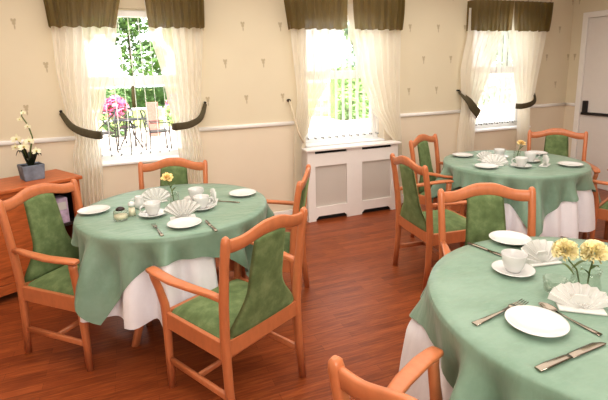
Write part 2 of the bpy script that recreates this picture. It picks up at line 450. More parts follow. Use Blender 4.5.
def tieback(label, pts, sizes):
    t = thing('curtain_tie', label, 'curtain tie', pts[0], 0, 'dark curtain ties')
    o = Vector(pts[0]); P = [Vector(p) - o for p in pts]
    # smooth the path
    Q = []; S = []
    for i in range(len(P) - 1):
        for k in range(6):
            f = k / 6
            a = P[max(i - 1, 0)]; b = P[i]; c = P[i + 1]; d = P[min(i + 2, len(P) - 1)]
            Q.append(.5 * ((2 * b) + (c - a) * f + (2 * a - 5 * b + 4 * c - d) * f * f + (3 * b - a - 3 * c + d) * f ** 3))
            S.append((.006, sizes[i] + (sizes[i + 1] - sizes[i]) * f))
    Q.append(P[-1]); S.append((.006, sizes[-1]))
    MB().sweep(Q, S, (0, 1, 0), 12, 3).build('band', M['tie'], t)
    MB().tube([(0, YB - o.y - .001, .012), (0, -.006, .012)], .011).build('hook', M['hooks'], t)
yf = YB - .135
tieback('dark olive tie band on the left curtain of the leftmost window', [(-.545, YB - .035, 1.255), (-.47, yf, 1.15), (-.38, yf - .015, 1.09), (-.27, yf, 1.055), (-.245, YB - .07, 1.052)], [.016, .026, .034, .036, .034])
tieback('dark olive tie band on the right curtain of the leftmost window', [(.665, YB - .035, 1.27), (.60, yf, 1.155), (.50, yf - .015, 1.10), (.375, yf, 1.085), (.345, YB - .07, 1.082)], [.016, .026, .032, .034, .034])
tieback('broad dark tie band on the left curtain of the window nearest the door', [(3.61, YB - .035, 1.265), (3.66, yf, 1.17), (3.72, yf - .02, 1.085), (3.82, yf, 1.0), (3.85, YB - .07, .985)], [.018, .04, .052, .05, .046])
tieback('curved dark tie band on the right curtain of the window nearest the door', [(4.76, YB - .035, 1.25), (4.70, yf, 1.13), (4.62, yf - .02, 1.08), (4.50, yf, 1.055), (4.46, YB - .07, 1.055)], [.018, .026, .032, .034, .034])
t = thing('curtain_tie', 'thin cream tie cord hanging from a dark hook beside the middle window', 'curtain tie', (1.5, YB - .035, 1.262))
MB().tube([(0, 0, 0), (.025, -.06, -.15), (.055, -.10, -.32), (.10, -.115, -.42), (.115, -.06, -.425)], .009).build('cord', M['cord'], t)
MB().tube([(0, .034, 0), (0, -.008, 0)], .016).build('hook', M['hooks'], t)

# ------------------------------------------------------------------ radiator cover
rc = thing('radiator_cover', 'white radiator cover with two mesh grilles below the middle window', 'radiator cover', (2.16, 4.235, 0))
hw, y0, y1 = .535, -.085, .09
pan = MB()
pan.box(-hw, -hw + .085, y0, y0 + .018, 0, .715); pan.box(hw - .085, hw, y0, y0 + .018, 0, .715); pan.box(-.09, .09, y0, y0 + .018, 0, .745)
for s in (-1, 1):
    xa, xb = sorted((s * .09, s * (hw - .085)))
    pan.box(xa, xb, y0, y0 + .018, .585, .715)
    pan.poly_prism([(xa, .15), (xb, .15), (xb, .02), (xb - .03, .05), (xa + .03, .05), (xa, .02)], y0, y0 + .018)
    xc, xd = sorted((s * (hw - .085), s * hw)); pan.box(xc, xd, y0, y0 + .018, .715, .745)
pan.build('front_panel', M['rad_white'], rc)
for xa in (-hw, hw - .018): MB().box(xa, xa + .018, y0 + .018, y1, 0, .745).build('side_panel', M['rad_white'], rc)
MB().box(-hw - .02, hw + .02, y0 - .025, y1 - .045, .745, .768).build('top_shelf', M['rad_white'], rc, bevel=.005)
for s in (-1, 1):
    xa, xb = sorted((s * .085, s * (hw - .08)))
    MB().box(xa, xb, y0 + .02, y0 + .024, .145, .59).build('grille', M['grille'], rc)
MB().box(-hw + .02, hw - .02, y0 + .04, y0 + .05, 0.0, .745).build('shade_sheet', M['inside_shade'], rc)  # added dark sheet: painted shade behind the grilles, slots and cutouts

# ------------------------------------------------------------------ sideboard with orchid
ang = R(30)
SB = thing('sideboard', 'brown wooden sideboard with a dark open niche, against the wall at far left', 'sideboard', (-.39, 3.79, 0), ang)
# local: x to the right along the front (0 = right end), y backwards
Wd, Dp, Ht = 1.2, .46, .80
MB().box(-Wd, 0, 0, Dp, Ht - .028, Ht).build('top', M['sidewood'], SB, bevel=.006)
fr = MB()
fr.box(-.075, -.02, .02, .06, 0, Ht - .028); fr.box(-.33, -.29, .02, .06, 0, Ht - .028); fr.box(-Wd + .02, -Wd + .07, .02, .06, 0, Ht - .028)
fr.box(-.29, -.075, .02, .05, Ht - .085, Ht - .028); fr.box(-Wd + .07, -.33, .02, .05, Ht - .06, Ht - .028); fr.box(-Wd + .07, -.075, .025, .05, .05, .12)
fr.build('face_frame', M['sidewood'], SB, bevel=.003)
for xa, nm in ((-.04, 'side_panel'), (-Wd + .02, 'side_panel'), (-.33, 'divider')):
    MB().box(xa, xa + .02, .06, Dp - .02, 0 if nm == 'side_panel' else .1, Ht - .028).build(nm, M['sidewood'], SB)
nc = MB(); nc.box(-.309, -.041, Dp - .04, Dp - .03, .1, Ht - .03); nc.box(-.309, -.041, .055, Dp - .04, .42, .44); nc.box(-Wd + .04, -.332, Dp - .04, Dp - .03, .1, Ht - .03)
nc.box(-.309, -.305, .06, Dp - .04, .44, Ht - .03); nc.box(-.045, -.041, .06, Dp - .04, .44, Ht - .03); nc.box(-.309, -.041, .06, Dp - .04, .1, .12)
nc.build('shaded_lining', M['sideshade'], SB)  # niche back, shelf and inner faces, with the shade painted in
for i, xa in enumerate((-.73, -1.125)):
    xb = xa + .395
    dd = MB().box(xa + .004, xb - .004, .03, .05, .124, Ht - .064).build('door', M['sidewood'], SB, bevel=.003)
    pm = MB(); pm.box(xa + .06, xb - .06, .022, .03, .18, Ht - .12); pm.build('raised_panel', M['sidewood'], dd, bevel=.006)
    MB().lathe([(.001, .0), (.014, .0), (.016, .01), (.001, .018)], (0, 0, 0), 16).build('knob', M['steel'], dd).matrix_local = Matrix.Translation(((xa + .03) if i == 0 else (xb - .03), .03, .5)) @ Matrix.Rotation(R(90), 4, 'X')
def SBP(x, y, z): 
    c, s = math.cos(ang), math.sin(ang)
    return (-.39 + c * x - s * y, 3.79 + s * x + c * y, z)
bx = thing('card_box', 'small lilac and white box standing in the dark open niche of the sideboard', 'box', SBP(-.15, .13, .441), ang)
MB().box(-.045, .045, -.06, .06, 0, .20).build('carton', M['lilac'], bx, bevel=.003)
MB().box(-.03, .03, -.0615, -.06, .11, .17).build('printed_panel', M['china'], bx)
bk = tag(MB().box(-.02, .02, -.09, .09, 0, .24).build('booklet', simple('violet_cover', lin(120, 108, 138), .5, var=.1), None, bevel=.002), 'dull violet booklet upright beside the lilac box in the sideboard niche', 'booklet')
bk.location = SBP(-.225, .14, .441); bk.rotation_euler = (0, 0, ang)

# orchid
ox, oy, oz = -.735, 3.845, .80
OR = thing('potted_orchid', 'cream flowered orchid in a square slate grey pot on the sideboard', 'potted plant', (ox, oy, oz), R(24))
pm = MB()
def sq(h, z): return [(-h, -h, z), (h, -h, z), (h, h, z), (-h, h, z)]
vs = sq(.066, 0) + sq(.076, .115) + sq(.066, .115) + sq(.063, .095)
fs = [(0, 3, 2, 1)]
for L in range(3):
    for k in range(4):
        fs.append((L * 4 + k, L * 4 + (k + 1) % 4, L * 4 + 4 + (k + 1) % 4, L * 4 + 4 + k))
pm.add(vs, fs, False); pm.build('pot', M['pot'], OR, bevel=.006)
MB().grid(lambda u, v: ((u - .5) * .128, (v - .5) * .128, .100 + .006 * math.sin(9 * u) * math.sin(8 * v)), 8, 8).build('soil', M['soil'], OR)
for a, ln, up in ((20, .17, .10), (160, .15, .13), (250, .16, .08), (310, .13, .12), (100, .14, .10), (200, .12, .16)):
    a = R(a)
    def lf(u, v, a=a, ln=ln, up=up):
        s = u; w = .028 * math.sin(PI * min(1, .12 + s * .88)) ** .7
        r = .01 + ln * .5 * s; z = .10 + up * math.sin(PI * .75 * s)
        x = r * math.cos(a) - (v - .5) * 2 * w * math.sin(a); y = r * math.sin(a) + (v - .5) * 2 * w * math.cos(a)
        return (x, y, z - .01 * math.cos((v - .5) * PI))
    MB().grid(lf, 10, 4).build('leaf', M['darkleaf'], OR)
iz = Matrix.Rotation(-R(24), 3, 'Z')
path = [iz @ Vector(p) for p in ((0, 0, .12), (.015, -.02, .22), (.045, -.04, .32), (.03, -.05, .41), (.0, -.06, .48), (.008, -.07, .525))]
MB().tube(path, [.006, .006, .005, .005, .004, .003]).build('flower_stem', M['stem'], OR)
path2 = [iz @ Vector(p) for p in ((0, 0, .12), (-.02, -.02, .2), (-.04, -.05, .29), (-.055, -.06, .35))]
MB().tube(path2, [.006, .005, .004, .003]).build('flower_stem', M['stem'], OR)
def orchid_flower(c, size, face):
    c = iz @ Vector(c)
    q = (iz @ Vector(face)).to_track_quat('Z', 'Y').to_matrix()
    mb = MB()
    for k, (a, w, l) in enumerate(((90, .5, 1), (210, .5, 1), (330, .5, 1), (10, .85, .95), (170, .85, .95))):
        a = R(a)
        def pf(u, v, a=a, w=w, l=l):
            r = size * l * u; ww = size * w * .5 * math.sin(PI * (.1 + .85 * u)) ** .8 * (v - .5) * 2
            return c + q @ Vector((r * math.cos(a) - ww * math.sin(a), r * math.sin(a) + ww * math.cos(a), size * .22 * u * u + .003 * (k > 2)))
        mb.grid(pf, 5, 4)
    b = mb.build('bloom', M['orchid'], OR)
    mb = MB(); mb.lathe([(.001, 0), (size * .16, size * .1), (size * .2, size * .25), (size * .05, size * .36)], (0, 0, 0), 10)
    mb.v = [tuple(c + q @ Vector(v)) for v in mb.v]
    mb.build('lip', M['orchid_lip'], b)
for c, s, f in (((.015, -.075, .505), .020, (.2, -1, .2)), ((-.008, -.085, .46), .022, (-.4, -1, .1)), ((.03, -.08, .405), .024, (.4, -1, 0)), ((-.045, -.09, .32), .04, (-.3, -1, .2)), ((.03, -.10, .30), .036, (.2, -1, .1)),
                ((-.005, -.10, .26), .04, (-.1, -1, .3)), ((.06, -.07, .22), .034, (.6, -1, .2)), ((-.06, -.08, .26), .034, (-.6, -1, .1))):
    orchid_flower(c, s, f)

# ------------------------------------------------------------------ dining armchair
def make_chair(loc, fa, label):
    root = thing('dining_armchair', label, 'chair', loc, R(fa) - PI / 2, 'beech dining armchairs with green upholstery')
    W = M['wood']
    def P(x, y, z): return (x, y, z)
    for s in (-1, 1):
        mb = MB()
        pts = [P(s * .232, -.252, 0), P(s * .232, -.232, .2), P(s * .232, -.225, .42), P(s * .236, -.238, .6), P(s * .24, -.262, .78), P(s * .241, -.281, .885), P(s * .241, -.284, .905), P(s * .241, -.286, .915)]
        mb.sweep(pts, [(.015, .019), (.0165, .021), (.0175, .023), (.0175, .021), (.017, .019), (.0175, .019), (.015, .016), (.006, .007)], (1, 0, 0), 14, 3)
        mb.build('rear_leg', W, root)
        mb = MB()
        pts = [P(s * .232, .222, 0), P(s * .232, .22, .2), P(s * .232, .216, .4), P(s * .236, .216, .46), P(s * .252, .224, .54), P(s * .266, .236, .60), P(s * .268, .240, .625)]
        mb.sweep(pts, [(.016, .016), (.018, .018), (.020, .021), (.019, .021), (.016, .020), (.015, .022), (.015, .024)], (1, 0, 0), 14, 3)
        mb.build('front_leg', W, root)
        mb = MB()
        pts = [P(s * .238, -.225, .628), P(s * .245, -.16, .632), P(s * .262, -.05, .634), P(s * .276, .07, .636), P(s * .276, .17, .640), P(s * .270, .235, .641), P(s * .267, .262, .639), P(s * .266, .272, .637)]
        mb.sweep(pts, [(.015, .014), (.017, .013), (.022, .0115), (.027, .0105), (.0285, .0105), (.027, .0105), (.024, .010), (.016, .007)], (1, 0, 0), 16, 3.6)
        mb.build('armrest', W, root)
        MB().sweep([P(s * .232, -.235, .155), P(s * .232, .22, .155)], (.010, .017), (1, 0, 0), 12, 4).build('stretcher', W, root)
    MB().sweep([P(-.225, .0, .155), P(.225, .0, .155)], (.010, .014), (0, 1, 0), 12, 4).build('stretcher', W, root)
    fr = MB()
    fr.box(-.222, .222, .205, .229, .335, .42); fr.box(-.222, .222, -.236, -.214, .345, .425)
    for s in (-1, 1): fr.box(min(s * .222, s * .243), max(s * .222, s * .243), -.215, .205, .335, .42)
    fr.build('seat_frame', W, root, bevel=.004)
    # seat pad : domed cushion
    def pad(u, v):
        x = (u - .5) * 2; y = (v - .5) * 2
        ex = max(abs(x), abs(y)); k = 1 - ex ** 6
        d = (1 - x ** 4) * (1 - y ** 4)
        return (x * .225, y * .212 - .002, .405 + .028 * (k ** .5 if k > 0 else 0) + .022 * d)
    MB().grid(pad, 20, 20).build('seat', M['green'], root)
    # curved top rail
    def zt(x):
        a = abs(x) / .226; return .897 + .036 * (1 - sstep(.12, .82, a)) + .003 * (1 - a)
    def zb(x):
        a = abs(x) / .226; return .838 + .030 * (1 - sstep(.15, .85, a))
    mb = MB(); n = 28; vs = []; fs = []
    for i in range(n + 1):
        x = -.226 + .452 * i / n; yo = -.018 * (1 - (x / .226) ** 2)
        a, b = zb(x), zt(x)
        def yy(z): return -.238 - (z - .6) * .153 + yo
        r = .006
        for (z, dy) in ((a, .011 - r), (a + r, .011), (b - r, .011), (b, .011 - r), (b, -.011 + r), (b - r, -.011), (a + r, -.011), (a, -.011 + r)):
            vs.append((x, yy(z) + dy, z))
    for i in range(n):
        for k in range(8): fs.append((i * 8 + k, i * 8 + (k + 1) % 8, i * 8 + 8 + (k + 1) % 8, i * 8 + 8 + k))
    mb.add(vs, fs); mb.build('top_rail', W, root)
    # upholstered back panel: narrow above, flaring to the posts at the seat
    nz, nx = 26, 14
    def prof(v):
        z = .425 + v * (zb(0) + .008 - .425)
        hwid = .098 + .024 * (1 - v) + .094 * (1 - sstep(0, .5, v)) ** 1.5
        return z, hwid
    def yc(z): return -.222 - max(0, z - .45) * .115 - max(0, z - .6) * .03
    mb = MB()
    ring = 2 * (nx + 1); vs = []; fs = []
    for j in range(nz + 1):
        v = j / nz; z0, h = prof(v)
        for sidei in (0, 1):
            for i in range(nx + 1):
                u = i / nx if sidei == 0 else 1 - i / nx
                x = (u - .5) * 2
                zz = z0
                if v > .8: zz = z0 - .018 * (v - .8) / .2 * x * x
                th = .020 * (1 - abs(x) ** 4) ** .5 * (1 if v < .97 else .6)
                yo = -.018 * (1 - (x * h / .226) ** 2) * v
                vs.append((x * h, yc(z0) + yo + (th if sidei == 0 else -th * .8), zz))
    for j in range(nz):
        for k in range(ring): fs.append((j * ring + k, j * ring + (k + 1) % ring, (j + 1) * ring + (k + 1) % ring, (j + 1) * ring + k))
    fs.append(tuple(range(ring))[::-1]); fs.append(tuple(range(nz * ring, (nz + 1) * ring)))
    mb.add(vs, fs); mb.build('back_panel', M['green'], root)
    return root

CH = [((.378, 2.048, 0), 118.8, 'armchair in front of the left table, its back to the viewer and angled left'),
      ((-.335, 2.762, 0), -43, 'armchair at far left in front of the sideboard, turned towards the viewer'),
      ((.753, 2.753, 0), 152, 'armchair at the right of the left table, seen edge-on before the radiator cover'),
      ((.165, 3.17, 0), -110, 'armchair on the window side of the left table, behind the orange rose'),
      ((1.622, 1.546, 0), -112, 'armchair across the near right table, facing the viewer with an empty seat'),
      ((.738, .727, 0), 25, 'cropped armchair at the bottom edge, only its top rail and left arm in view'),
      ((2.095, 2.64, 0), -6, 'armchair left of the back right table, nearer of the two standing there'),
      ((2.67, 3.235, 0), -63, 'armchair left of the back right table, farther one below the wall'),
      ((3.66, 2.955, 0), -135, 'armchair behind the back right table, nearest the door'),
      ((3.68, 2.25, 0), 112, 'armchair cut by the right edge, beside the back right table')]
chair0 = None
for loc, fa, lab in CH:
    if chair0 is None: chair0 = make_chair(loc, fa, lab)
    else: dup(chair0, loc, R(fa) - PI / 2, lab)

# ------------------------------------------------------------------ tables and cloths
ZT = .745
RT0 = .562
def adiff(a, b): return (a - b + PI) % (2 * PI) - PI
class Drape:
    def __init__(s, seed, dents, RT=RT0):
        s.RT = RT
        r = random.Random(seed); s.w = [(n, r.uniform(0, 2 * PI), a) for n, a in ((5, .3), (8, .4), (13, .7), (19, 1.0), (26, .7))]; s.dents = dents
    def fold(s, th): return sum(a * math.sin(n * th + p) for n, p, a in s.w) / 1.6 + .9 * (1 - 2 * abs(math.sin(6.5 * th + s.w[0][1] + .5 * math.sin(3 * th)))) + .1
    def r(s, th, d, white=False):
        """radius at angle th, depth d below the table top"""
        amp = .05 * sstep(.0, .22, d)
        RT = s.RT; r = RT + .006 * sstep(0, .02, d) + .05 * sstep(0, .5, d) + amp * s.fold(th)
        if white:
            for (a0, a1, rm) in s.dents:
                mid = R((a0 + a1) / 2); half = R((a1 - a0) / 2)
                k = 1 - sstep(half - R(9), half + R(5), abs(adiff(th, mid)))
                k *= sstep(.0, .075, d)
                r = r * (1 - k) + (rm + .25 * (r - RT)) * k
        return r
def make_table(cx, cy, legang, dr, corner, what, seed):
    RT = dr.RT; k0 = RT / .562
    t = thing('dining_table', 'round wooden pedestal table under the cloths, ' + what, 'table', (cx, cy, 0), 0, 'round dining tables')
    MB().lathe([(.001, .708), (.53 * k0, .708), (.545 * k0, .714), (.545 * k0, .728), (.538 * k0, .735), (.001, .735)], n=64).build('tabletop', M['wood'], t)
    MB().lathe([(.001, .0 + .16), (.05, .16), (.06, .22), (.045, .34), (.04, .5), (.055, .62), (.12, .69), (.18, .707), (.001, .707)], n=32).build('column', M['wood'], t)
    for k in range(4):
        a = R(legang + 90 * k); c, s = math.cos(a), math.sin(a)
        pr = [(.04, .30), (.14, .295), (.24, .25), (.315, .17), (.36, .08), (.39, .0)]
        MB().sweep([(c * r, s * r, z) for r, z in pr], [(.02, .034), (.02, .034), (.019, .032), (.018, .028), (.017, .025), (.017, .025)], (-s, c, 0), 14, 3).build('leg', M['wood'], t)
    nth = 220
    # white under-cloth
    def wfn(u, v):
        th = 2 * PI * u; z1 = ZT - .006
        if v < .3: k = v / .3; return (RT * k * math.cos(th) * .999, RT * k * math.sin(th) * .999, z1)
        d = ((v - .3) / .7); D = .45 + .008 * math.sin(3 * th) + .006 * math.sin(9 * th + 2)
        dd = D * d; r = dr.r(th, dd, True) - .011
        return (r * math.cos(th), r * math.sin(th), z1 - dd)
    o = MB().grid(wfn, nth, 40, True).build('tablecloth', M['cloth_white']); o.location = (cx, cy, 0)
    tag(o, 'white under-cloth hanging in folds below the green cloth on ' + what, 'tablecloth', 'white under-cloths')
    half = RT + (.125 if what == 'the left table' else .14)
    def gfn(u, v):
        th = 2 * PI * u
        if v < .3: k = v / .3; return (RT * k * math.cos(th), RT * k * math.sin(th), ZT)
        ph = (th - R(corner) + PI / 4) % (PI / 2) - PI / 4       # 0 at a corner
        D = min(half / max(.3, math.cos(abs(abs(ph) - PI / 4))) - RT + .006 * math.sin(11 * th) + .006 * math.sin(23 * th + 1), .50)
        if what == 'the left table': D += .06 * math.exp(-(ph / .2) ** 2)
        t_ = (v - .3) / .7; dd = D * t_
        r = dr.r(th, dd) + .004 + .05 * math.exp(-(ph / .16) ** 2) * sstep(.1, .45, dd) - .02 * math.exp(-((abs(ph) - .3) / .12) ** 2) * sstep(.05, .35, dd)
        e = .006 * (1 - sstep(0, .02, dd)); 
        return (r * math.cos(th), r * math.sin(th), ZT - dd)
    o = MB().grid(gfn, nth, 40, True).build('tablecloth', M['cloth_green']); o.location = (cx, cy, 0)
    tag(o, 'square sage green cloth laid over the white one on ' + what, 'tablecloth', 'green top cloths')
T1 = (.207, 2.812); T2 = (3.004, 2.857); T3 = (1.485, .955)
make_table(*T1, -142, Drape(3, [(-72, 210, .2)]), -136, 'the left table', 1)
make_table(*T2, 20, Drape(5, [(95, 200, .25), (-25, 50, .3), (-62, -28, .42)]), -121, 'the back right table', 2)
make_table(*T3, -20, Drape(8, [(35, 125, .22)], .60), -172, 'the near right table', 3)

# ------------------------------------------------------------------ crockery
Z0 = ZT + .001
def plate_prof(r): return [(.001, .0), (r * .58, 0), (r * .62, .004), (r * .95, .015), (r, .018), (r * .985, .020), (r * .9, .0175), (r * .62, .008), (r * .5, .006), (.001, .006)]
plate0 = None
def plate(x, y, label, r=.092):
    global plate0
    if plate0 is None:
        plate0 = MB().lathe(plate_prof(.092), n=48).build('plate', M['china']); o = plate0
    else:
        o = plate0.copy(); COL.objects.link(o)
    o.location = (x, y, Z0); o.scale = (r / .092,) * 3
    return tag(o, label, 'plate', 'white side plates')
plate(1.124, .936, 'white side plate between fork and knife on the near right table')
plate(1.592, 1.503, 'white side plate at the far edge of the near right table')
plate(.217, 2.403, 'white side plate nearest the viewer on the left table')
plate(.649, 2.865, 'white side plate at the right end of the left table')
plate(-.259, 2.892, 'white side plate at the left end of the left table')
plate(3.256, 2.52, 'white side plate at the right of the back right table')
plate(2.635, 2.772, 'white side plate at the front of the back right table')
plate(2.792, 3.235, 'white side plate at the far left of the back right table')
plate(3.43, 3.0, 'white side plate at the far side of the back right table')

sauc0 = cup0 = None
def cupset(x, y, rz, slab, clab, r=.078):
    global sauc0, cup0
    if sauc0 is None:
        sauc0 = MB().lathe([(.001, 0), (.045, 0), (.05, .004), (.078, .017), (.08, .019), (.077, .020), (.05, .009), (.034, .007), (.001, .007)], n=40).build('saucer', M['china']); o = sauc0
    else: o = sauc0.copy(); COL.objects.link(o)
    o.location = (x, y, Z0); tag(o, slab, 'saucer', 'white saucers')
    z = Z0 + .0085
    if cup0 is None:
        cup0 = thing('teacup', clab, 'cup', (x, y, z), rz, 'white teacups')
        MB().lathe([(.001, .004), (.026, .0), (.028, .004), (.036, .02), (.044, .045), (.048, .07), (.0465, .072), (.0445, .069), (.04, .045), (.032, .02), (.02, .009), (.001, .008)], n=40).build('bowl', M['china'], cup0)
        pts = [(.044, 0, .058), (.06, 0, .062), (.072, 0, .052), (.072, 0, .036), (.058, 0, .024), (.037, 0, .022)]
        MB().sweep(pts, (.005, .0045), (0, 1, 0), 10, 2).build('handle', M['china'], cup0)
    else: dup(cup0, (x, y, z), rz, clab)
cupset(1.352, 1.25, R(10), 'white saucer under the cup on the near right table', 'white teacup on its saucer on the near right table')
cupset(.068, 2.66, R(200), 'white saucer left of the standing napkin on the left table', 'white teacup left of the standing napkin on the left table')
cupset(.35, 2.665, R(-20), 'white saucer right of the standing napkin on the left table', 'white teacup right of the standing napkin on the left table')
cupset(.345, 2.875, R(40), 'white saucer on the far side of the left table', 'white teacup behind another cup at the right of the left table')
cupset(2.885, 2.66, R(150), 'white saucer at the front middle of the back right table', 'white teacup at the front middle of the back right table')
cupset(3.02, 3.03, R(60), 'white saucer at the back of the back right table', 'white teacup behind the napkins on the back right table')
cupset(3.11, 2.78, R(-30), 'white saucer right of the amber flower on the back right table', 'white teacup right of the amber flower on the back right table')

# fan-folded napkins: pleated fan standing on its gathered edge
def napkin(x, y, face, label, rad=.105, tilt=24, spread=78, z=None, lean=0):
    t = thing('folded_napkin', label, 'napkin', (x, y, z or Z0), R(face) + PI / 2, 'white fan-folded napkins')
    n = 18; T = Matrix.Rotation(R(-tilt), 3, 'X')
    mb = MB()
    def fn(u, v):
        a = R(-spread + 2 * spread * u); k = (round(u * n) % 2)
        r = .012 + rad * v * (1 + .03 * math.sin(9 * u))
        p = Vector((r * math.sin(a), (-.011 if k else .006) * (.35 + .65 * v), r * math.cos(a) * .96 + .002))
        p = T @ p
        return (p.x, p.y, max(p.z, .002))
    mb.grid(fn, n, 4, smooth=False); mb.build('fan', M['napkin'], t, solid=.002)
    # folded support flap behind
    mb = MB()
    mb.poly_prism([(-.05, 0), (.05, 0), (.02, .05), (-.02, .05)], .02, .028)
    mb.box(-.07, .07, -.012, .05, 0.001, .008)
    mb.build('folded_base', M['napkin'], t, bevel=.002)
    return t
napkin(1.525, 1.25, -100, 'fan-folded white napkin beside the cup on the near right table', .098, 36, 80)
napkin(1.325, .935, -128, 'fan-folded white napkin above the spoon on the near right table', .092, 48, 70)
napkin(.222, 2.515, -92, 'fan-folded white napkin standing tall behind the nearest plate on the left table', .105, 8, 62)
napkin(.10, 2.93, -85, 'fan-folded white napkin at the back of the left table', .09, 20, 78)
napkin(.45, 2.765, -15, 'narrow fan-folded white napkin beside the right plate on the left table', .085, 14, 70)
napkin(2.80, 2.965, 200, 'narrow fan-folded white napkin at the left of the back right table', .08, 14, 70)
napkin(2.745, 2.80, -130, 'fan-folded white napkin behind the front plate of the back right table', .095, 30, 80)
napkin(3.10, 2.60, -60, 'fan-folded white napkin left of the right plate on the back right table', .085, 18, 72)

# cutlery (built along +x, tip at +x, length L)
def fork(x, y, a, label, s=1):
    t = thing('fork', label, 'fork', (x, y, Z0), R(a), 'forks')
    MB().sweep([(-.10, 0, .003), (-.06, 0, .004), (0, 0, .006), (.035, 0, .010)], [(.009, .002), (.007, .002), (.0035, .002), (.005, .0015)], (0, 1, 0), 10, 3).build('handle', M['steel'], t)
    mb = MB()
    mb.sweep([(.035, 0, .010), (.045, 0, .010), (.06, 0, .008)], [(.005, .0012), (.011, .0012), (.012, .0012)], (0, 1, 0), 10, 3)
    for k in range(4):
        yy = -.0095 + k * .0063; mb.sweep([(.058, yy, .008), (.08, yy, .007), (.1, yy, .011)], [(.0018, .0011), (.0017, .001), (.001, .0008)], (0, 1, 0), 8, 2.5)
    mb.build('tines', M['steel'], t); t.scale = (s, s, s)
def knife(x, y, a, label, s=1):
    t = thing('knife', label, 'knife', (x, y, Z0), R(a), 'knives')
    MB().sweep([(-.115, 0, .004), (-.08, 0, .005), (-.02, 0, .005), (-.005, 0, .004)], [(.009, .003), (.010, .0035), (.008, .003), (.007, .0025)], (0, 1, 0), 10, 3).build('handle', M['steel'], t)
    MB().sweep([(-.006, 0, .004), (.04, .001, .004), (.09, .001, .004), (.112, -.003, .004), (.118, -.006, .004)], [(.009, .0009), (.0105, .0009), (.0105, .0009), (.006, .0009), (.001, .0006)], (0, 1, 0), 8, 2.5).build('blade', M['steel'], t)
    t.scale = (s, s, s)
def spoon(x, y, a, label, s=1):
    t = thing('spoon', label, 'spoon', (x, y, Z0), R(a), 'spoons')
    MB().sweep([(-.10, 0, .003), (-.06, 0, .004), (0, 0, .006), (.045, 0, .010)], [(.009, .002), (.007, .002), (.0035, .002), (.004, .0018)], (0, 1, 0), 10, 3).build('handle', M['steel'], t)
    def fn(u, v):
        aa = 2 * PI * u; r = v
        return (.072 + .032 * r * math.cos(aa), .019 * r * math.sin(aa), .004 + .009 * r * r)
    MB().grid(fn, 24, 6, True).build('bowl', M['steel'], t, solid=.0012); t.scale = (s, s, s)
fork(1.075, 1.032, 7.5, 'fork left of the nearest plate on the near right table', 1.25)
knife(1.085, .782, 3, 'knife right of the nearest plate on the near right table', 1.18)
spoon(1.243, .918, 96, 'spoon lying between plate and napkin on the near right table', 1.0)
knife(1.42, 1.452, 100 + 180, 'knife left of the far plate on the near right table', .95)
fork(1.652, 1.40, 110 + 180, 'fork right of the far plate on the near right table', .9)
fork(.076, 2.38, 100, 'fork left of the nearest plate on the left table', 1.0)
knife(.345, 2.33, 97, 'knife right of the nearest plate on the left table', .9)
knife(.52, 2.745, 140, 'knife by the right plate on the left table', .75)

